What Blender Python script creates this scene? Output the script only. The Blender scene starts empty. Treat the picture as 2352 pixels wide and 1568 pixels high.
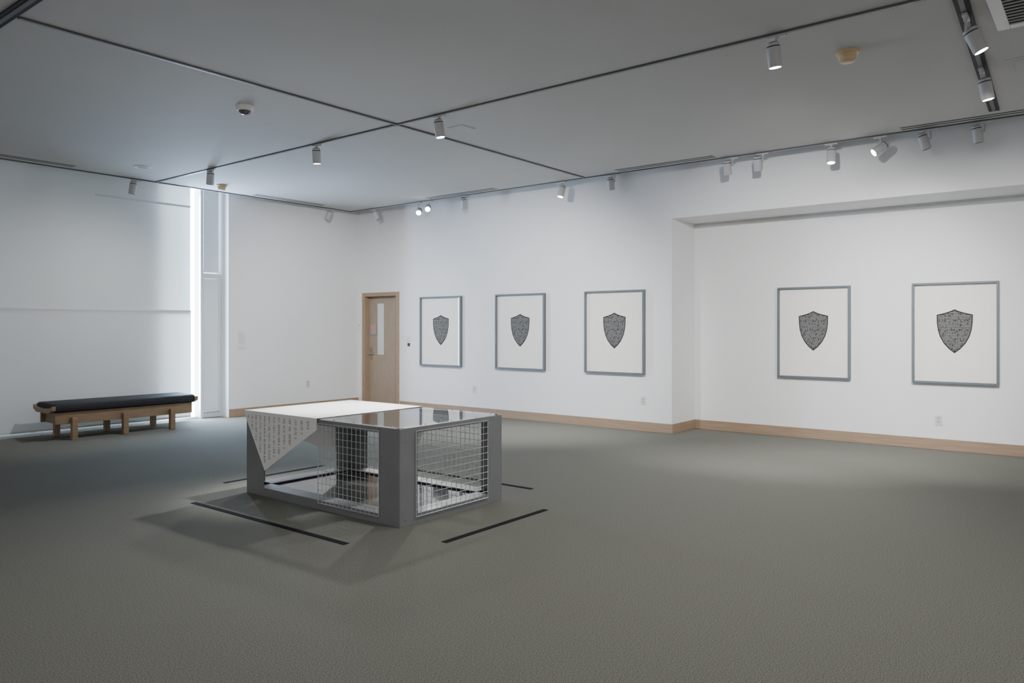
import bpy, bmesh, math, random
from mathutils import Vector
random.seed(4)
S = bpy.context.scene; COL = S.collection
F = 1750.0; H0 = 1.5; HZ = 752.0
A = math.radians(38.3); c = math.cos(A); s = math.sin(A)
CZ = 3.69           # ceiling height
XR = 9.85; YB = 11.6; XA = 10.6; YA = 4.9; ZS = 3.04

def dirv(px):
    r = (px - 1176) / F
    return c + r * s, s - r * c
def onx(px, X):
    a, b = dirv(px); return X / a * b
def ony(px, Y):
    a, b = dirv(px); return Y / b * a

# ---------------------------------------------------------------- materials
def mat(name, col, rough=.5, metal=0, var=.05, scale=6, bump=0, bscale=60, stretch=(1, 1, 1), spec=.5):
    m = bpy.data.materials.new(name); m.use_nodes = True
    nt = m.node_tree; b = nt.nodes['Principled BSDF']
    tc = nt.nodes.new('ShaderNodeTexCoord'); mp = nt.nodes.new('ShaderNodeMapping')
    mp.inputs['Scale'].default_value = stretch
    nt.links.new(tc.outputs['Object'], mp.inputs['Vector'])
    n = nt.nodes.new('ShaderNodeTexNoise'); n.inputs['Scale'].default_value = scale; n.inputs['Detail'].default_value = 4
    nt.links.new(mp.outputs[0], n.inputs['Vector'])
    r = nt.nodes.new('ShaderNodeValToRGB')
    r.color_ramp.elements[0].position = .3; r.color_ramp.elements[1].position = .7
    r.color_ramp.elements[0].color = [x * (1 - var) for x in col] + [1]
    r.color_ramp.elements[1].color = [min(1, x * (1 + var)) for x in col] + [1]
    nt.links.new(n.outputs[0], r.inputs[0]); nt.links.new(r.outputs[0], b.inputs['Base Color'])
    b.inputs['Roughness'].default_value = rough; b.inputs['Metallic'].default_value = metal
    b.inputs['Specular IOR Level'].default_value = spec
    if bump:
        n2 = nt.nodes.new('ShaderNodeTexNoise'); n2.inputs['Scale'].default_value = bscale; n2.inputs['Detail'].default_value = 3
        nt.links.new(tc.outputs['Object'], n2.inputs['Vector'])
        bp = nt.nodes.new('ShaderNodeBump'); bp.inputs['Strength'].default_value = bump; bp.inputs['Distance'].default_value = .01
        nt.links.new(n2.outputs[0], bp.inputs['Height']); nt.links.new(bp.outputs[0], b.inputs['Normal'])
    return m
def emis(name, col, st):
    m = bpy.data.materials.new(name); m.use_nodes = True
    nt = m.node_tree; nt.nodes.remove(nt.nodes['Principled BSDF'])
    e = nt.nodes.new('ShaderNodeEmission'); e.inputs[0].default_value = (*col, 1); e.inputs[1].default_value = st
    nt.links.new(e.outputs[0], nt.nodes['Material Output'].inputs[0]); return m
def clear(name, f0=.05, tint=(1, 1, 1), rough=0.0, power=5.0):
    m = bpy.data.materials.new(name); m.use_nodes = True
    nt = m.node_tree; nt.nodes.remove(nt.nodes['Principled BSDF']); L = nt.links.new
    t = nt.nodes.new('ShaderNodeBsdfTransparent'); t.inputs[0].default_value = (*tint, 1)
    g = nt.nodes.new('ShaderNodeBsdfGlossy'); g.inputs['Roughness'].default_value = rough
    lw = nt.nodes.new('ShaderNodeLayerWeight'); lw.inputs[0].default_value = .5      # facing: 0 head-on, 1 grazing
    p = nt.nodes.new('ShaderNodeMath'); p.operation = 'POWER'; L(lw.outputs['Facing'], p.inputs[0]); p.inputs[1].default_value = power
    q = nt.nodes.new('ShaderNodeMath'); q.operation = 'MULTIPLY_ADD'; L(p.outputs[0], q.inputs[0]); q.inputs[1].default_value = 1 - f0; q.inputs[2].default_value = f0
    mx = nt.nodes.new('ShaderNodeMixShader')
    L(q.outputs[0], mx.inputs[0]); L(t.outputs[0], mx.inputs[1]); L(g.outputs[0], mx.inputs[2])
    L(mx.outputs[0], nt.nodes['Material Output'].inputs[0]); return m

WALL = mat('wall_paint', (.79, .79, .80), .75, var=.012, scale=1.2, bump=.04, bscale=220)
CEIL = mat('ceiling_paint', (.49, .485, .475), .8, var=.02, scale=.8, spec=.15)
CARPET = mat('carpet', (.172, .172, .150), .95, var=.46, scale=150, bump=.10, bscale=420, spec=.05)
OAK = mat('oak', (.33, .235, .162), .5, var=.14, scale=9, stretch=(1, 1, 9))
OAKH = mat('oak_long_grain', (.32, .225, .155), .5, var=.12, scale=5, stretch=(.6, .6, 12))
DOORW = mat('door_veneer', (.34, .27, .208), .5, var=.07, scale=9, stretch=(4, 4, .5))
BENCHW = mat('bench_oak', (.26, .18, .108), .5, var=.15, scale=8, stretch=(.6, 3, 6))
LEATHER = mat('black_leather', (.022, .022, .028), .65, var=.15, scale=20, bump=.12, bscale=130, spec=.35)
STEEL = mat('grey_steel', (.23, .235, .245), .45, .15, var=.05, scale=5, bump=.02, bscale=250)
WIRE = mat('wire', (.54, .55, .57), .4, .3)
BOLT = mat('bolt_steel', (.30, .31, .33), .4, .5)
WHITEM = mat('white_sheet', (.93, .93, .92), .45, var=.005)
DARK = mat('dark_gap', (.012, .012, .013), .8)
BLACKT = mat('black_tape', (.020, .021, .024), .95, spec=.05)
FRAME = mat('blue_grey_frame', (.125, .15, .172), .5, .1, var=.04)
PAPER = mat('cream_paper', (.84, .82, .78), .8, var=.012, scale=7, bump=.15, bscale=9)
EMB = mat('embossed_line', (.74, .72, .68), .8)
BORD = mat('shield_edge', (.014, .014, .014), .8)
HEADW = mat('lamp_white', (.46, .46, .47), .4, var=.02)
HEADOFF = mat('lamp_lens_off', (.05, .05, .055), .25)
LENS = emis('lamp_lens_lit', (1, .98, .95), 30)
TRACKG = mat('track_grey', (.085, .087, .09), .5)
TRACKL = mat('track_light_line', (.34, .35, .36), .5)
TRACKB = mat('track_black', (.012, .012, .013), .6, spec=.2)
PLASW = mat('white_plastic', (.74, .74, .73), .4, var=.01)
PLATE = mat('outlet_plate', (.64, .64, .64), .4, var=.01)
SOCK = mat('outlet_socket', (.46, .46, .46), .4, var=.01)
PLAST = mat('tan_plastic', (.58, .44, .27), .45, var=.03)
WINW = mat('window_white', (.62, .65, .68), .45, var=.02)
METAL = mat('brushed_metal', (.45, .44, .42), .35, .8)
GREYP = mat('grey_plate', (.30, .30, .30), .5)
SHADE = mat('soffit_shade_grey', (.58, .58, .57), .8)
RED = emis('red_mark', (1, .08, .06), 1.2)
INK = mat('print_ink', (.32, .32, .32), .8)
INKD = mat('dark_ink', (.04, .04, .04), .8)
CUT = mat('cut_lettering', (.26, .265, .275), .7)
FROST = mat('frosted_glass', (.60, .68, .64), .25, var=.02)
PLEX = clear('glass_top', .10, (.88, .89, .90), .02, 3.2)
PLEXB = clear('glass_base', .08, (.90, .91, .92), .04, 4.2)
GLAZ = clear('picture_glazing', .02)
SKYP = emis('daylight_pane', (.78, .88, 1.0), 1.4)
SKYM = emis('daylight_pane_side', (.62, .80, 1.0), 3.5)
SKYB = emis('daylight_pane_bright', (.80, .90, 1.0), 20)

def blind_mat():
    m = bpy.data.materials.new('blind_fabric'); m.use_nodes = True
    nt = m.node_tree; b = nt.nodes['Principled BSDF']
    tc = nt.nodes.new('ShaderNodeTexCoord'); n = nt.nodes.new('ShaderNodeTexNoise'); n.inputs['Scale'].default_value = 160
    nt.links.new(tc.outputs['Object'], n.inputs['Vector'])
    r = nt.nodes.new('ShaderNodeValToRGB'); r.color_ramp.elements[0].color = (.70, .72, .72, 1); r.color_ramp.elements[1].color = (.76, .78, .78, 1)
    nt.links.new(n.outputs[0], r.inputs[0]); nt.links.new(r.outputs[0], b.inputs['Base Color']); b.inputs['Roughness'].default_value = .8
    t = nt.nodes.new('ShaderNodeBsdfTranslucent'); t.inputs[0].default_value = (.78, .8, .8, 1)
    mx = nt.nodes.new('ShaderNodeMixShader'); mx.inputs[0].default_value = .28
    nt.links.new(b.outputs[0], mx.inputs[1]); nt.links.new(t.outputs[0], mx.inputs[2])
    nt.links.new(mx.outputs[0], nt.nodes['Material Output'].inputs[0]); return m
BLIND = blind_mat()

def shield_mat():
    m = bpy.data.materials.new('handwritten_shield'); m.use_nodes = True
    nt = m.node_tree; b = nt.nodes['Principled BSDF']; L = nt.links.new
    tc = nt.nodes.new('ShaderNodeTexCoord'); sp = nt.nodes.new('ShaderNodeSeparateXYZ'); L(tc.outputs['Object'], sp.inputs[0])
    def ma(op, a, bb=None):
        q = nt.nodes.new('ShaderNodeMath'); q.operation = op
        for i, v in enumerate((a, bb)):
            if v is None: continue
            if isinstance(v, (int, float)): q.inputs[i].default_value = v
            else: L(v, q.inputs[i])
        return q.outputs[0]
    row = ma('DIVIDE', sp.outputs['Z'], .0190)
    fl = ma('FLOOR', row); frc = ma('FRACT', row)
    band = ma('MULTIPLY', ma('GREATER_THAN', frc, .34), ma('LESS_THAN', frc, .82))
    cb = nt.nodes.new('ShaderNodeCombineXYZ'); L(ma('MULTIPLY', sp.outputs['Y'], 62), cb.inputs[0]); L(ma('MULTIPLY', fl, 7.31), cb.inputs[1])
    n = nt.nodes.new('ShaderNodeTexNoise'); n.inputs['Scale'].default_value = 1; n.inputs['Detail'].default_value = 2; L(cb.outputs[0], n.inputs['Vector'])
    k = ma('MULTIPLY', band, ma('GREATER_THAN', n.outputs[0], .43))
    mx = nt.nodes.new('ShaderNodeMix'); mx.data_type = 'RGBA'
    mx.inputs[6].default_value = (.032, .032, .034, 1); mx.inputs[7].default_value = (.27, .27, .265, 1)
    L(k, mx.inputs[0]); L(mx.outputs[2], b.inputs['Base Color']); b.inputs['Roughness'].default_value = .8
    return m
SHIELD = shield_mat()

# ---------------------------------------------------------------- mesh builder
class MB:
    def __init__(self): self.v = []; self.f = []
    def box(self, x0, x1, y0, y1, z0, z1):
        o = len(self.v)
        self.v += [(x, y, z) for z in (z0, z1) for y in (y0, y1) for x in (x0, x1)]
        self.f += [tuple(o + i for i in q) for q in ((0, 2, 3, 1), (4, 5, 7, 6), (0, 1, 5, 4), (2, 6, 7, 3), (0, 4, 6, 2), (1, 3, 7, 5))]
        return self
    def cyl(self, p0, p1, r0, r1=None, n=16):
        r1 = r0 if r1 is None else r1
        p0 = Vector(p0); p1 = Vector(p1); d = (p1 - p0).normalized()
        a = d.orthogonal().normalized(); b = d.cross(a); o = len(self.v)
        for p, r in ((p0, r0), (p1, r1)):
            for i in range(n):
                t = 2 * math.pi * i / n; self.v.append(tuple(p + (a * math.cos(t) + b * math.sin(t)) * r))
        for i in range(n):
            j = (i + 1) % n; self.f.append((o + i, o + j, o + n + j, o + n + i))
        self.f.append(tuple(o + i for i in reversed(range(n)))); self.f.append(tuple(o + n + i for i in range(n)))
        return self
    def lathe(self, prof, n=32, cx=0, cy=0):
        o = len(self.v)
        for r, z in prof:
            for i in range(n):
                t = 2 * math.pi * i / n; self.v.append((cx + r * math.cos(t), cy + r * math.sin(t), z))
        for k in range(len(prof) - 1):
            for i in range(n):
                j = (i + 1) % n; a = o + k * n
                self.f.append((a + i, a + j, a + n + j, a + n + i))
        self.f.append(tuple(o + i for i in range(n))); e = o + (len(prof) - 1) * n
        self.f.append(tuple(e + i for i in range(n)))
        return self
    def poly(self, pts):
        o = len(self.v); self.v += [tuple(p) for p in pts]; self.f.append(tuple(range(o, o + len(pts)))); return self
    def prism(self, pts, off):
        o = len(self.v); n = len(pts); off = Vector(off)
        self.v += [tuple(p) for p in pts] + [tuple(Vector(p) + off) for p in pts]
        self.f.append(tuple(range(o, o + n))); self.f.append(tuple(range(o + 2 * n - 1, o + n - 1, -1)))
        for i in range(n):
            j = (i + 1) % n; self.f.append((o + i, o + j, o + n + j, o + n + i))
        return self
    def mesh(self, name, m, smooth=False, recalc=True):
        me = bpy.data.meshes.new(name); me.from_pydata(self.v, [], self.f)
        if recalc:
            bm = bmesh.new(); bm.from_mesh(me); bmesh.ops.recalc_face_normals(bm, faces=bm.faces); bm.to_mesh(me); bm.free()
        me.materials.append(m)
        if smooth:
            for p in me.polygons: p.use_smooth = True
            me.set_sharp_from_angle(angle=math.radians(40))
        return me
    def build(self, name, m, parent=None, smooth=False, bevel=0, loc=None, recalc=True):
        o = bpy.data.objects.new(name, self.mesh(name, m, smooth, recalc)); COL.objects.link(o)
        if parent: o.parent = parent
        if loc: o.location = loc
        if bevel:
            b = o.modifiers.new('bevel', 'BEVEL'); b.width = bevel; b.segments = 2; b.limit_method = 'ANGLE'
        return o
def inst(name, me, parent, loc=(0, 0, 0), quat=None):
    o = bpy.data.objects.new(name, me); COL.objects.link(o); o.parent = parent; o.location = loc
    if quat is not None: o.rotation_mode = 'QUATERNION'; o.rotation_quaternion = quat
    return o
def tag(o, label, cat, group=None):
    o['label'] = label; o['category'] = cat
    if group: o['group'] = group
    return o
def thing(name, label, cat, loc=(0, 0, 0), group=None):
    o = bpy.data.objects.new(name, None); COL.objects.link(o); o.location = loc; o.empty_display_size = .1
    return tag(o, label, cat, group)
def struct(o): o['kind'] = 'structure'; return o

# ---------------------------------------------------------------- setting
struct(MB().box(-5, 11, -5, 12.3, -.1, 0).build('floor', CARPET))
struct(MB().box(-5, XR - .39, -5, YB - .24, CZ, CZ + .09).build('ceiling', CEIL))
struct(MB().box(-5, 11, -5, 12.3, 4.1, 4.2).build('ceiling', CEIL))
DY0, DY1, DZ = 10.50, 11.44, 2.13       # door opening
struct(MB().box(XR, 10.75, YA, DY0, 0, 4.1).box(XR, 10.75, DY1, 12.05, 0, 4.1).box(XR, 10.75, DY0, DY1, DZ, 4.1)
       .box(10.1, 10.75, DY0, DY1, 0, DZ).build('wall_right', WALL))
struct(MB().box(XA, 10.75, -5, YA, 0, ZS).box(XR, 10.75, -5, YA, ZS, 4.1).build('wall_alcove', WALL))
XJ = ony(525, YB)
struct(MB().box(XJ, XR, YB, 12.05, 0, 4.1).build('wall_back', WALL))
struct(MB().box(-5, 2.0, YB, 12.05, 0, 4.1).build('wall_left', WALL))
struct(MB().box(XA - .012, XA, -5, YA, ZS - .03, ZS).build('soffit_shade_strip', SHADE))  # grey strip painted in for the shade at the soffit's inner edge
bh = .135
struct(MB().box(XR - .016, XR, YA - .016, DY0 - .07, 0, bh).build('baseboard_right', OAKH, bevel=.003))
struct(MB().box(XR, XA - .016, YA - .016, YA, 0, bh).box(XA - .016, XA, -5, YA, 0, bh).build('baseboard_alcove', OAKH, bevel=.003))
struct(MB().box(XJ, XR - .016, YB - .016, YB, 0, bh).build('baseboard_back', OAKH, bevel=.003))

# door
d = struct(bpy.data.objects.new('door_1', None)); COL.objects.link(d); d.location = (XR, (DY0 + DY1) / 2, 0)
hw = (DY1 - DY0) / 2
MB().box(-.02, .11, -hw - .045, -hw + .035, 0, DZ + .04).box(-.02, .11, hw - .035, hw + .045, 0, DZ + .04).box(-.02, .11, -hw + .035, hw - .035, DZ - .035, DZ + .04).build('door_frame', OAK, d, bevel=.004)
leaf = MB().box(.10, .145, -hw + .037, hw - .037, .01, DZ - .037).build('door_leaf', DOORW, d, bevel=.002)
yl = lambda px: onx(px, XR + .1) - d.location.y
MB().box(.092, .10, yl(882), yl(868), .98, 1.96).build('vision_pane', FROST, leaf)
h = MB().box(.094, .10, hw - .13, hw - .07, .88, 1.12).cyl((.10, hw - .10, 1.0), (.04, hw - .10, 1.0), .011).cyl((.045, hw - .10, 1.0), (.045, hw - .22, .995), .010).cyl((.1, hw - .10, 1.09), (.075, hw - .10, 1.09), .018).build('door_handle', METAL, leaf, True)
sg = MB().box(.085, .10, hw - .245, hw - .075, 1.36, 1.56).build('door_sign', GREYP, leaf, bevel=.003)
MB().box(.082, .085, hw - .215, hw - .105, 1.49, 1.505).box(.082, .085, hw - .15, hw - .135, 1.455, 1.52).build('red_lettering', RED, sg)

# windows and blinds
XG0, XG1 = ony(437, 11.76), ony(457, 11.85)
w1 = struct(MB().box(2.0, XG1, 11.86, 11.96, 0, .03).box(2.0, XG1, 11.86, 11.96, 3.9, 4.1).box(XG1, XG1 + .05, 11.80, 11.96, 0, 4.1)
            .box(4.2, 4.26, 11.88, 11.96, .03, 3.9).box(XG0 - .52, XG0 - .46, 11.88, 11.96, .03, 3.9).build('window_1', WINW, bevel=.004))
MB().box(2.0, XG0 - .49, 11.97, 11.985, .0, 4.1).build('window_pane', SKYP, w1)
MB().box(XG0 - .49, XG1, 11.97, 11.985, .0, 4.1).build('window_pane', SKYB, w1)
w2 = struct(MB().box(XG1 + .05, XJ, 11.86, 11.96, 0, .10).box(XG1 + .05, XJ, 11.86, 11.96, 2.32, 2.40).box(XG1 + .05, XJ, 11.86, 11.96, 3.95, 4.1)
            .box(XJ - .03, XJ, 11.84, 11.96, 0, 2.36).build('window_2', WINW, bevel=.004))
MB().box(XG1 + .05, XJ, 11.97, 11.985, .0, 4.1).build('window_pane', SKYM, w2)

bl = thing('roller_blind', 'wide white floor-length blind covering the window behind the bench', 'blind', (4.24, 11.74, .05))
fab = MB().box(2.0 - 4.24, XG0 - 4.24, 0, .006, 0, 1.70).box(2.0 - 4.24, XG0 - 4.24, .02, .026, 1.66, 4.03).build('fabric', BLIND, bl)
MB().box(2.0 - 4.24, XG0 - 4.24, -.004, .012, 1.70, 1.73).build('hem_bar', WINW, bl, bevel=.004)
MB().box(2.0 - 4.24, XG0 - 4.24, -.004, .012, 0, .03).build('bottom_bar', WINW, bl, bevel=.004)
MB().box(5.0 - 4.24, XG0 - 4.24, .014, .019, 3.39, 3.42).build('upper_band', WINW, bl)  # grey band across part of the upper blind
b2 = thing('roller_blind', 'narrow lower white blind beside the bright window gap', 'blind', (XG1 + .05, 11.84, .11))
wdt = XJ - XG1 - .08
MB().box(.03, wdt - .02, 0, .006, .02, 2.2).build('fabric', BLIND, b2)
MB().box(.0, .028, -.02, .02, 0, 2.22).box(wdt - .018, wdt, -.02, .02, 0, 2.22).build('side_channel', WINW, b2)
MB().box(.028, wdt - .018, -.015, .015, 0, .03).build('bottom_bar', WINW, b2)
b3 = thing('roller_blind', 'narrow upper white blind above the crossbar beside the bright gap', 'blind', (XG1 + .05, 11.84, 2.42))
MB().box(.03, wdt - .01, 0, .006, 0, 1.6).build('fabric', BLIND, b3)
MB().box(.028, wdt - .01, -.012, .014, 0, .035).build('bottom_bar', PLASW, b3)

# ---------------------------------------------------------------- bench
bx, by = 5.10, 11.20
bn = thing('bench', 'long oak bench with a black leather cushion in front of the white blind', 'bench', (bx, by, 0))
L2 = .95
MB().box(-L2, L2, -.25, -.215, .215, .37).build('apron', BENCHW, bn, bevel=.004)
MB().box(-L2, L2, .215, .25, .215, .37).build('apron', BENCHW, bn, bevel=.004)
MB().box(-L2, L2, -.215, .215, .345, .37).box(-L2 + .05, -L2 + .085, -.215, .215, .215, .345).box(L2 - .085, L2 - .05, -.215, .215, .215, .345).build('seat_board', BENCHW, bn)
for x in (-.73, -.06, .62):
    for sy in (-1, 1):
        MB().box(x - .036, x + .036, sy * .285 - .034, sy * .285 + .034, 0, .30).build('leg', BENCHW, bn, bevel=.005)
cu = MB(); n = 28; prof = [(-.975, .80), (-.965, .93), (-.95, 1), (-.5, 1.0), (0, 1.0), (.5, 1.0), (.95, 1), (.965, .93), (.975, .80)]
for X, k in prof:
    for i in range(n):
        t = 2 * math.pi * i / n; q = .28
        yy = math.copysign(abs(math.cos(t)) ** q, math.cos(t)) * .29 * (.96 + .04 * k)
        zz = math.copysign(abs(math.sin(t)) ** .34, math.sin(t)) * .064 * k
        cu.v.append((X, yy, .434 + zz))
for k in range(len(prof) - 1):
    for i in range(n):
        j = (i + 1) % n; cu.f.append((k * n + i, k * n + j, k * n + n + j, k * n + n + i))
cu.f.append(tuple(range(n))); cu.f.append(tuple(range((len(prof) - 1) * n, len(prof) * n)))
cu.build('cushion', LEATHER, bn, True)
for sx in (-1, 1):
    pts = [(0, -.31, .465), (0, -.22, .435), (0, 0, .42), (0, .22, .435), (0, .31, .465), (0, .31, .405), (0, .2, .365), (0, -.2, .365), (0, -.31, .405)]
    MB().prism([(sx * .965, p[1], p[2]) for p in pts], (sx * .05, 0, 0)).build('end_rail', BENCHW, bn, bevel=.006)

# ---------------------------------------------------------------- box sculpture
X0, X1, Y0, Y1, ZT = 3.95, 5.16, 4.19, 6.20, .745
ox, oy = (X0 + X1) / 2, (Y0 + Y1) / 2
sc = thing('box_sculpture', 'large grey steel and wire mesh box under a folded white sheet, mid floor', 'sculpture', (ox, oy, 0))
ax, ay = (X1 - X0) / 2, (Y1 - Y0) / 2; t = .008
def rg(a, b): return (min(a, b), max(a, b))
for sx in (-1, 1):
    for sy in (-1, 1):
        wy = .23 if sy < 0 else .26
        m_ = MB()
        m_.box(*rg(sx * ax, sx * (ax - t)), *rg(sy * ay, sy * (ay - wy)), 0, ZT - .006)
        m_.box(*rg(sx * (ax - t), sx * (ax - .19)), *rg(sy * ay, sy * (ay - t)), 0, ZT - .006)
        m_.build('corner_post', STEEL, sc, bevel=.002)
for sx in (-1, 1):
    MB().box(*rg(sx * ax, sx * (ax - t)), -ay + .23, ay - .26, 0, .075).box(*rg(sx * (ax - t), sx * (ax - .15)), -ay + .16, ay - .16, .067, .075).build('bottom_rail', STEEL, sc)
    MB().box(*rg(sx * ax, sx * (ax - t)), -ay + .23, ay - .26, ZT - .05, ZT - .006).box(*rg(sx * (ax - t), sx * (ax - .06)), -ay + .06, ay - .06, ZT - .014, ZT - .006).build('top_rail', STEEL, sc)
for sy in (-1, 1):
    MB().box(-ax + .19, ax - .19, *rg(sy * ay, sy * (ay - t)), 0, .075).box(-ax + .16, ax - .16, *rg(sy * (ay - t), sy * (ay - .15)), .067, .0755).build('bottom_rail', STEEL, sc)
    MB().box(-ax + .19, ax - .19, *rg(sy * ay, sy * (ay - t)), ZT - .05, ZT - .006).box(-ax + .06, ax - .06, *rg(sy * (ay - t), sy * (ay - .06)), ZT - .014, ZT - .0055).build('top_rail', STEEL, sc)
YS = 5.165
MB().poly([(-ax, -ay, ZT), (ax, -ay, ZT), (ax, YS - oy, ZT), (-ax, YS - oy, ZT)]).build('glass_top', PLEX, sc, recalc=False)
MB().poly([(-ax + .02, -ay + .02, .06), (ax - .02, -ay + .02, .06), (ax - .02, ay - .02, .06), (-ax + .02, ay - .02, .06)]).build('glass_base', PLEXB, sc, recalc=False)
def wire_panel(p, u, w, hgt, nu, nv, nrm):
    m_ = MB(); p = Vector(p); u = Vector(u); z = Vector((0, 0, 1)); nrm = Vector(nrm)
    for i in range(nu + 1):
        q = p + u * (w * i / nu); m_.cyl(q, q + z * hgt, .0024 if 0 < i < nu else .004, n=6)
    for j in range(nv + 1):
        q = p + z * (hgt * j / nv) + nrm * .0045; m_.cyl(q, q + u * w, .0024 if 0 < j < nv else .004, n=6)
    return m_.build('wire_mesh', WIRE, sc, True)
zb, hh = .055, .655
wire_panel((-ax - .006, -ay + .225, zb), (0, 1, 0), YS - Y0 - .235, hh, 14, 12, (-1, 0, 0))
wire_panel((-ax + .165, -ay - .006, zb), (1, 0, 0), 2 * ax - .36, hh, 15, 12, (0, -1, 0))
wire_panel((ax + .006, -ay + .225, zb), (0, 1, 0), YS - Y0 - .235, hh, 14, 12, (1, 0, 0))
# folded white sheet
e = .012; xs0, xs1, ys1, zs = -ax - e, ax + e, ay + e, ZT + .004; yb = YS - oy
sh = MB()
sh.v = [(xs0, ys1, zs), (xs1, ys1, zs), (xs1, yb, zs), (xs0, yb, zs),
        (xs0, yb, .655), (xs0, 5.90 - oy, .234), (xs0, ys1, .715),
        (xs1, ys1, .60), (4.98 - ox, ys1, .21), (xs0 + .01, ys1, .70),
        (xs1, yb, .50), (xs1, 5.28 - oy, .26)]
sh.f = [(0, 1, 2, 3), (0, 3, 4, 5, 6), (1, 0, 9, 8, 7), (2, 1, 7, 11, 10)]
me = bpy.data.meshes.new('perforated_sheet'); me.from_pydata(sh.v, [], sh.f); me.materials.append(WHITEM)
so = bpy.data.objects.new('perforated_sheet', me); COL.objects.link(so); so.parent = sc
so['label'] = 'white folded metal sheet with cut-out lettering'
sm = so.modifiers.new('solid', 'SOLIDIFY'); sm.thickness = .003; sm.offset = 0
lt = MB(); y = 6.15
def flap_bot(y):   # lower edge of the front flap at y
    if y > 5.90: return .234 + (y - 5.90) / (6.212 - 5.90) * (.715 - .234)
    return .234 + (5.90 - y) / (5.90 - YS) * (.655 - .234)
while y > 5.20:
    z = .715; big = .72 + (6.14 - y) * .42
    lo = max(flap_bot(y - .012), flap_bot(y + .012)) + .03
    word = random.randint(3, 7)
    while z - .02 * big > lo:
        if word > 0:
            g = .010 * big; hl = .012 * big; Y = y - oy
            xo = xs0 - .0035
            k = random.random()
            lt.box(xo, xo + .001, Y - hl, Y + hl, z - g * .36, z)
            if k > .3: lt.box(xo, xo + .001, Y - hl, Y - hl + .005, z - g, z)
            if k > .6: lt.box(xo, xo + .001, Y + hl - .005, Y + hl, z - g, z)
            word -= 1
        else: word = random.randint(2, 7)
        z -= .0165 * big
    y -= .060 + .035 * (6.14 - y)
lt.build('cut_out_lettering', CUT, so)
bm_ = MB().cyl((0, 0, 0), (0, 0, .004), .0065, .005, n=10).mesh('bolt', BOLT, True)
def q(n): return Vector(n).to_track_quat('Z', 'Y')
for z in (.05, .10, .64, .70):
    inst('bolt', bm_, sc, (-ax, -ay + .05, z), q((-1, 0, 0))); inst('bolt', bm_, sc, (-ax + .06, -ay, z), q((0, -1, 0)))
    inst('bolt', bm_, sc, (ax - .06, -ay, z), q((0, -1, 0)))
for z in (.05, .10): inst('bolt', bm_, sc, (-ax, ay - .06, z), q((-1, 0, 0)))
for yy in (-.9, -.7, -.45, -.2):
    for sx in (-1, 1): inst('bolt', bm_, sc, (sx * (ax - .03), yy, ZT), q((0, 0, 1)))
for xx in (-.3, 0, .3): inst('bolt', bm_, sc, (xx, -ay + .03, ZT), q((0, 0, 1)))
for xx in (-.3, 0, .3): inst('bolt', bm_, sc, (xx, yb - .03, ZT), q((0, 0, 1)))
for yy in (-.6, -.2, .2, .6): inst('bolt', bm_, sc, (ax - .07, yy, .075), q((0, 0, 1)))

# tape
tape = [((3.405, 3.455, 4.17, 6.19), 'black floor tape strip along the long open side of the sculpture, nearest the white flap'),
        ((3.88, 5.10, 3.645, 3.695), 'black floor tape strip in front of the short mesh end of the sculpture'),
        ((5.645, 5.695, 4.24, 6.2), 'black floor tape strip behind the sculpture, toward the framed prints'),
        ((4.05, 5.22, 6.715, 6.765), 'black floor tape strip behind the sculpture, toward the bench')]
for (a, b, c_, d_), lab in tape:
    tag(MB().box(a, b, c_, d_, 0.0002, .003).build('floor_tape', BLACKT), lab, 'tape', 'tape strips around the sculpture')

# ---------------------------------------------------------------- framed prints
SHW, SHH = .385, .535
half = [(0, SHH), (.035, SHH - .018), (.08, SHH - .036), (.13, SHH - .05), (SHW / 2, SHH - .066), (SHW / 2 - .002, SHH - .16), (SHW / 2 - .012, SHH - .25),
        (SHW / 2 - .035, SHH - .335), (SHW / 2 - .075, SHH - .415), (.06, SHH - .485), (0, 0)]
outl = half + [(-u, v) for u, v in reversed(half[1:-1])]
def scaled(k, cv=SHH * .54): return [(u * k, cv + (v - cv) * k) for u, v in outl]
def ring(m_, a, b, x0, x1, z0):
    nn = len(a)
    for i in range(nn):
        j = (i + 1) % nn
        m_.prism([(x0, -a[i][0], a[i][1] + z0), (x0, -a[j][0], a[j][1] + z0), (x0, -b[j][0], b[j][1] + z0), (x0, -b[i][0], b[i][1] + z0)], (x1 - x0, 0, 0))
prints = [(965, 1059, XR, 'framed dark shield print nearest the wooden door'),
          (1138, 1251, XR, 'framed dark shield print on the long wall, second from the door'),
          (1343, 1480, XR, 'framed dark shield print on the long wall, nearest the alcove corner'),
          (1786, 1953, XA, 'framed dark shield print in the alcove, nearer its inner corner'),
          (2095, 2295, XA, 'framed dark shield print at the right end of the alcove wall')]
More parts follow.
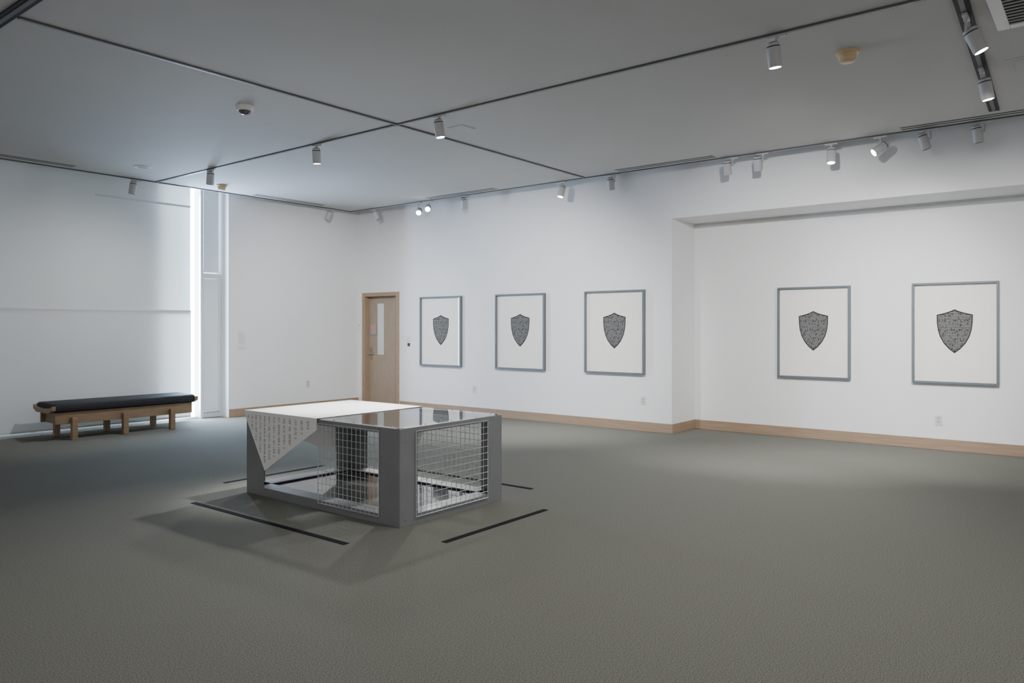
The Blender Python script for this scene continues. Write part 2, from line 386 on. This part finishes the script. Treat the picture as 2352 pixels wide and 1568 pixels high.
for pa, pb, X, lab in prints:
    ya, yb_ = onx(pa, X - .04), onx(pb, X - .04); w = ya - yb_; hg = 1.235
    z0 = .815
    fr = thing('framed_print', lab, 'framed print', (X, (ya + yb_) / 2, z0), 'framed shield prints')
    hw_ = w / 2; fw = .026
    MB().box(-.06, -.001, -hw_, -hw_ + fw, 0, hg).box(-.06, -.001, hw_ - fw, hw_, 0, hg).box(-.06, -.001, -hw_ + fw, hw_ - fw, 0, fw).box(-.06, -.001, -hw_ + fw, hw_ - fw, hg - fw, hg).build('frame', FRAME, fr, bevel=.003)
    pp = MB().box(-.022, -.004, -hw_ + fw, hw_ - fw, fw, hg - fw).build('paper', PAPER, fr)
    v0 = hg * .735 - SHH
    em = MB(); ring(em, scaled(1.62), scaled(1.60), -.0228, -.022, v0); em.build('embossed_outline', EMB, pp)
    inner = scaled(.93)
    shm = MB().prism([(-.0235, -u, v + v0) for u, v in inner], (.0015, 0, 0)).build('shield', SHIELD, pp)
    bd = MB(); ring(bd, scaled(1.0), inner, -.024, -.022, v0); bd.build('shield_border', BORD, shm)
    g_ = hw_ - fw
    MB().poly([(-.045, g_, fw), (-.045, -g_, fw), (-.045, -g_, hg - fw), (-.045, g_, hg - fw)]).build('glazing', GLAZ, fr, recalc=False)

# ---------------------------------------------------------------- small wall things
def outlet(loc, axis, lab):
    o = thing('wall_outlet', lab, 'outlet', loc, 'wall outlets')
    if axis == 'x':
        MB().box(-.007, 0, -.04, .04, -.062, .062).build('cover_plate', PLATE, o, bevel=.002)
        for z in (-.03, .012): MB().box(-.010, -.007, -.018, .018, z - .002, z + .026).build('socket', SOCK, o)
    else:
        MB().box(-.04, .04, -.007, 0, -.062, .062).build('cover_plate', PLATE, o, bevel=.002)
        for z in (-.03, .012): MB().box(-.018, .018, -.010, -.007, z - .002, z + .026).build('socket', SOCK, o)
outlet((ony(707, YB), YB, .47), 'y', 'white wall outlet on the back wall between the window and the door')
outlet((XR, onx(1090, XR), .44), 'x', 'white wall outlet below and between the first two prints from the door')
outlet((XR, onx(1478, XR), .44), 'x', 'white wall outlet below the print nearest the alcove corner')
outlet((XA, onx(2156, XA), .36), 'x', 'white wall outlet low on the alcove wall below the rightmost print')

lb = thing('wall_label', 'white text label on the wall just right of the wooden door', 'label', (XR, onx(939, XR), 1.14))
MB().box(-.004, 0, -.065, .065, 0, .21).build('card', PLASW, lb)
MB().box(-.005, -.004, -.035, .03, .015, .075).build('dark_emblem', INKD, lb)
tl = MB()
for i in range(6): tl.box(-.0048, -.004, -.05 + random.random() * .03, .05, .10 + i * .016, .1035 + i * .016)
tl.build('text_lines', INK, lb)
xl = (ony(546, YB) + ony(565, YB)) / 2
lb = thing('wall_label', 'white exhibition text panel on the back wall beside the window', 'label', (xl, YB, 1.19))
MB().box(-.08, .08, -.006, 0, 0, .24).build('card', PLASW, lb, bevel=.001)
tl = MB()
for i in range(9): tl.box(-.06, .06 - random.random() * .05, -.0068, -.006, .05 + i * .017, .0535 + i * .017)
tl.box(-.06, -.01, -.0068, -.006, .214, .220)
tl.build('text_lines', INK, lb)
lb = thing('wall_label', 'thin white caption strip directly under the exhibition text panel', 'label', (xl, YB, 1.135))
MB().box(-.08, .08, -.006, 0, 0, .035).build('card', PLASW, lb)
MB().box(-.06, .05, -.0068, -.006, .015, .020).build('text_lines', INK, lb)
th = thing('thermostat', 'small white thermostat on the back wall in the corner by the door', 'thermostat', (ony(826, YB), YB, 1.46))
MB().box(-.045, .045, -.025, 0, 0, .12).build('housing', PLASW, th, bevel=.004)
MB().box(-.03, .03, -.027, -.025, .055, .10).build('display', GREYP, th)

# ---------------------------------------------------------------- ceiling things
def track(p, q_, wd, m1, m2, lab):
    p = Vector((*p, 0)); q_ = Vector((*q_, 0)); dd = (q_ - p); ln = dd.length
    o = thing('lighting_track', lab, 'lighting track', (p.x, p.y, CZ - .0005), 'ceiling lighting tracks')
    o.rotation_euler.z = math.atan2(dd.y, dd.x)
    MB().box(0, ln, -wd / 2, wd / 2, -.012, 0).build('channel', m1, o)
    MB().box(0, ln, -wd * .18, wd * .18, -.015, -.012).build('centre_strip', m2, o)
track((2.06, 6.06), (9.36, 6.06), .040, TRACKG, TRACKL, 'long dark ceiling track running from upper left toward the print wall')
track((5.67, .95), (5.67, 6.03), .040, TRACKG, TRACKL, 'dark ceiling track from the crossing to the upper right of the room')
track((5.67, 6.09), (5.67, 11.26), .040, TRACKG, TRACKL, 'dark ceiling track from the crossing back toward the window')
track((5.72, .795), (9.03, .945), .09, TRACKB, TRACKG, 'wide black track with two lit lamps at upper right')
track((2.0, 4.5), (2.0, 6.9), .09, TRACKB, TRACKG, 'wide black track in the upper left corner of the ceiling')
track((9.40, -4), (9.40, 11.32), .040, TRACKG, TRACKL, 'ceiling-edge track holding a row of lamps along the print wall')
track((2.0, 11.30), (9.36, 11.30), .040, TRACKG, TRACKL, 'ceiling-edge track along the window wall')
def diff(x0, x1, y0, y1, lab):
    o = thing('air_diffuser', lab, 'air diffuser', ((x0 + x1) / 2, (y0 + y1) / 2, CZ), 'linear slot air diffusers')
    a, b = (x1 - x0) / 2, (y1 - y0) / 2
    MB().box(-a, a, -b, b, -.003, 0).build('frame', CEIL, o)
    for k in (-.04, .04):
        if a > b: MB().box(-a + .01, a - .01, k - .017, k + .017, -.0038, -.003).build('slot', TRACKB, o)
        else: MB().box(k - .017, k + .017, -b + .01, b - .01, -.0038, -.003).build('slot', TRACKB, o)
diff(9.17, 9.31, 7.62, 9.13, 'slot air diffuser above the first two prints from the door')
diff(9.17, 9.31, 4.0, 5.45, 'slot air diffuser above the alcove corner')
diff(9.17, 9.31, .25, 1.85, 'slot air diffuser at the far right above the alcove')
diff(7.2, 8.62, 11.03, 11.17, 'slot air diffuser over the back wall between window and corner')
diff(2.9, 4.45, 11.01, 11.15, 'slot air diffuser over the blind at the far left')

dm = thing('dome_camera', 'white dome security camera on the ceiling at upper left', 'camera', (4.28, 6.75, CZ))
MB().lathe([(.085, 0), (.085, -.02), (.080, -.034), (.070, -.048)]).build('base', PLASW, dm, True)
MB().lathe([(.062, -.045), (.058, -.058), (.045, -.073), (.022, -.083), (.004, -.086)]).build('dome', mat('smoked_dome', (.10, .10, .11), .12), dm, True)
def smoke(loc, k, lab):
    o = thing('smoke_detector', lab, 'smoke detector', loc, 'tan smoke detectors')
    MB().lathe([(.10 * k, 0), (.10 * k, -.018), (.09 * k, -.022)]).build('base', PLAST, o, True)
    MB().lathe([(.078 * k, -.022), (.078 * k, -.05), (.070 * k, -.055), (.068 * k, -.075), (.055 * k, -.085), (.01 * k, -.088)]).build('sensor_housing', PLAST, o, True)
smoke((6.40, 1.66, CZ), .88, 'tan smoke detector on the ceiling at upper right')
smoke((6.42, 10.75, CZ), .8, 'small tan smoke detector on the far ceiling near the window gap')
rl = thing('recessed_light', 'round white recessed ceiling light over the bench', 'ceiling light', (5.03, 10.39, CZ))
rg_ = MB(); nn = 32
P = lambda r, a, z: (r * math.cos(a), r * math.sin(a), z)
for i in range(nn):
    a0, a1 = 2 * math.pi * i / nn, 2 * math.pi * (i + 1) / nn
    rg_.poly([P(.11, a0, 0), P(.11, a1, 0), P(.105, a1, -.012), P(.105, a0, -.012)]); rg_.poly([P(.105, a0, -.012), P(.105, a1, -.012), P(.075, a1, -.008), P(.075, a0, -.008)])
rg_.build('trim_ring', PLASW, rl, True)
MB().lathe([(.075, -.001), (.075, -.005), (.03, -.006)]).build('lens', GREYP, rl, True)
vt = thing('ceiling_vent', 'square white ceiling air vent with dark louvres at the top right corner', 'air vent', (6.1, .17, CZ))
MB().box(-.52, .52, .42, .50, -.010, 0).box(-.52, .52, -.50, -.42, -.010, 0).box(-.52, -.44, -.42, .42, -.010, 0).box(.44, .52, -.42, .42, -.010, 0).build('frame', PLATE, vt, bevel=.003)
MB().box(-.44, .44, -.42, .42, -.003, 0).build('dark_backing', DARK, vt)
for i in range(15):
    x = -.42 + i * .06
    MB().box(x, x + .014, -.42, .42, -.010, -.003).build('louvre', GREYP, vt)
ap = thing('access_panel', 'flush white square ceiling access panel at the right edge', 'access panel', (7.85, .28, CZ))
MB().box(-.45, .45, -.42, .42, -.004, 0).build('frame', CEIL, ap)
MB().box(-.40, .40, -.37, .37, -.008, -.004).build('panel', CEIL, ap, bevel=.003)
ap = thing('access_panel', 'small flush square plate on the ceiling right of the track crossing', 'access panel', (6.22, 5.62, CZ))
MB().box(-.11, .11, -.11, .11, -.004, 0).build('frame', CEIL, ap)
MB().box(-.095, .095, -.095, .095, -.007, -.004).build('panel', CEIL, ap, bevel=.002)

# track lamps
BODY = MB().lathe([(.030, .088), (.044, .086), (.047, .080), (.047, .062), (.044, .061), (.044, .056), (.050, .055), (.050, -.085), (.047, -.092), (.044, -.092), (.043, -.084), (.01, -.082)], 28).mesh('lamp_body', HEADW, True)
RING = MB().lathe([(.0475, .0635), (.0478, .0535)], 28).mesh('lamp_ring', DARK, True)
CAP = MB().lathe([(.036, .0885), (.034, .092), (.01, .0925)], 24).mesh('back_cap', DARK, True)
LON = MB().lathe([(.0425, -.084), (.040, -.092), (.008, -.0945)], 28).mesh('lens', LENS, True)
LOFF = MB().lathe([(.0425, -.084), (.040, -.0865), (.008, -.088)], 28).mesh('lens', HEADOFF, True)
STEM = MB().cyl((0, 0, -.03), (0, 0, -.125), .009, n=10).cyl((0, 0, -.03), (0, 0, -.05), .016, n=12).mesh('stem', HEADW, True)
ADX = MB().box(-.07, .07, -.017, .017, -.034, -.015).mesh('adapter', HEADW)
ADY = MB().box(-.017, .017, -.07, .07, -.034, -.015).mesh('adapter', HEADW)
def spot(loc, tgt, P, size, blend=.8, col=(1, .985, .965), rad=.06):
    l = bpy.data.lights.new('spot_beam', 'SPOT'); l.energy = P; l.spot_size = math.radians(size); l.spot_blend = blend
    l.color = col; l.shadow_soft_size = rad
    o = bpy.data.objects.new('spot_beam', l); COL.objects.link(o); o.location = loc
    o.rotation_mode = 'QUATERNION'; o.rotation_quaternion = (Vector(tgt) - Vector(loc)).to_track_quat('-Z', 'Y')
def head(x, y, along, off, aim, lab, lit=None, tgt=None, P=0, size=60, blend=1.0, rad=.06):
    o = thing('track_lamp', lab, 'track lamp', (x, y, CZ), 'white track lamps')
    inst('adapter', ADX if along == 'x' else ADY, o); inst('stem', STEM, o)
    bpos = Vector((0, 0, -.13)) + Vector(off)
    wp = Vector((x, y, CZ)) + bpos
    if aim is None: aim = Vector(tgt) - wp
    aim = Vector(aim).normalized(); qt = aim.to_track_quat('-Z', 'Y')
    b = inst('lamp_body', BODY, o, bpos, qt)
    inst('back_cap', CAP, b); inst('lamp_ring', RING, b); inst('lens', LON if lit else LOFF, b)
    if Vector(off).length > .03:
        MB().cyl((0, 0, -.115), tuple(bpos * 1.0 + Vector((0, 0, .01))), .007, n=8).build('knuckle', HEADW, o, True)
    if P: spot(wp + aim * .12, tgt if tgt else wp + aim * 3, P, size, blend, rad=rad)
Z0 = (0, 0, 0)
def E1(px): return 9.40, onx(px, 9.40)
def BT(px): return 5.67, onx(px, 5.67)
def E2(px): return ony(px, 11.30), 11.30
lean = (0, .065, -.01)
head(*E1(862), 'y', (0, -.03, 0), (.25, -.35, -1), 'unlit small white track lamp nearest the room corner, on the print-wall track')
head(*E1(960), 'y', (0, -.03, -.04), None, 'lit track lamp, left of the close pair above the print beside the door', 1, (4.6, 5.7, .75), 380, 26, rad=.15)
head(*E1(986), 'y', (0, .03, .0), None, 'brightest lit track lamp, right of the close pair above the print beside the door', 1, (4.5, 5.2, .7), 200, 30, rad=.2)
head(*E1(1065), 'y', (0, 0, 0), (.3, .15, -1), 'unlit white track lamp above the gap between the first two prints from the door')
head(*E1(1290), 'y', (0, 0, -.02), (-.25, .1, -1), 'lit track lamp hanging alone left of the end of the long ceiling track', 1, (7.6, 6.4, 0), 300, 85)
head(*E1(1412), 'y', lean, (.25, -.0, -1), 'unlit track lamp just right of where the long ceiling track ends')
head(*E1(1682), 'y', lean, (.2, .0, -1), 'unlit track lamp, left one of the pair above the alcove corner')
head(*E1(1752), 'y', lean, (.2, .0, -1), 'unlit track lamp, right one of the pair above the alcove corner')
head(*E1(1909), 'y', (0, 0, -.03), (-.2, -.05, -1), 'lit track lamp pointing down, above the inner alcove print', 1, (7.5, 2.6, 0), 300, 85)
head(*E1(2022), 'y', (0, 0, -.02), (-.55, .75, -.65), 'lit track lamp tilted sideways toward the room, above the alcove', 1, (6.2, 3.0, 0), 260, 65)
head(*E1(2138), 'y', lean, (.1, -.28, -1), 'unlit leaning track lamp, second from the right end of the print-wall row')
head(*E1(2262), 'y', lean, (.1, -.15, -1), 'unlit track lamp at the right end of the print-wall row')
head(*E2(313), 'x', (-.05, 0, -.01), (-.1, .1, -1), 'unlit track lamp over the white blind at the left')
head(*E2(757), 'x', (-.02, 0, 0), (-.25, .25, -1), 'unlit track lamp on the window-wall track near the room corner')
head(*BT(483), 'y', Z0, (0, .1, -1), 'unlit white track lamp beside the small far smoke detector')
head(*BT(727), 'y', (0, 0, -.02), (.1, .05, -1), 'lit track lamp between the window and the track crossing', 1, (9.0, 11.5, .9), 850, 75)
head(*BT(1009), 'y', (0, 0, -.02), (.1, -.1, -1), 'lit track lamp just right of the track crossing', 1, (9.85, 7.6, .9), 1150, 78)
head(*BT(1784), 'y', (0, .02, -.03), (.15, -.05, -1), 'lit track lamp with a small bright tip left of the large smoke detector', 1, (10.3, 3.5, .9), 1050, 78)
head(6.14, .81, 'x', (.05, -.05, -.05), (.1, -.37, -.85), 'large lit track lamp on the wide black track, nearer the viewer', 1, (10.6, 1.2, 1.0), 640, 65)
head(7.50, .875, 'x', (.02, -.03, -.05), (.1, -.15, -.9), 'lit track lamp on the wide black track, farther from the viewer', 1, (10.6, 2.6, 1.1), 340, 65)
# extra beams besides the heads' own: onto the sheet, the box and the blind
spot((5.62, 5.42, 3.42), (4.6, 5.7, .75), 950, 34, 1, rad=.12)
spot((8.0, 6.9, 3.55), (4.0, 5.5, .4), 700, 44, 1, rad=.10)  # added spot without a fixture, placed to throw the box's shadow
spot((5.67, 9.0, 3.4), (4.6, 11.7, .8), 230, 90, 1)
# unseen fill lamps added overhead to brighten the carpet in soft pools
for x, y, P_ in ((2.0, 3.2, 75), (2.6, .3, 95), (4.9, .5, 130), (4.6, 2.6, 120)):
    spot((x, y, 3.5), (x, y, 0), P_, 130, 1, rad=.35)
# daylight through the gap
al = bpy.data.lights.new('daylight_gap', 'AREA'); al.shape = 'RECTANGLE'; al.size = XG1 - XG0 - .02; al.size_y = 3.5; al.energy = 190; al.color = (.50, .70, 1)
ao = bpy.data.objects.new('daylight_gap', al); COL.objects.link(ao); ao.location = ((XG0 + XG1) / 2, 11.85, 1.9); ao.rotation_euler = (math.radians(-90), 0, 0)

W = bpy.data.worlds.new('world'); S.world = W; W.use_nodes = True
W.node_tree.nodes['Background'].inputs[0].default_value = (1, .98, .955, 1); W.node_tree.nodes['Background'].inputs[1].default_value = .8

cam = bpy.data.cameras.new('camera'); cam.sensor_width = 36; cam.lens = 36 * F / 2352; cam.shift_y = -(784 - HZ) / 2352
co = bpy.data.objects.new('camera', cam); COL.objects.link(co); co.location = (0, 0, H0)
co.rotation_euler = (math.radians(90), 0, A - math.pi / 2); S.camera = co
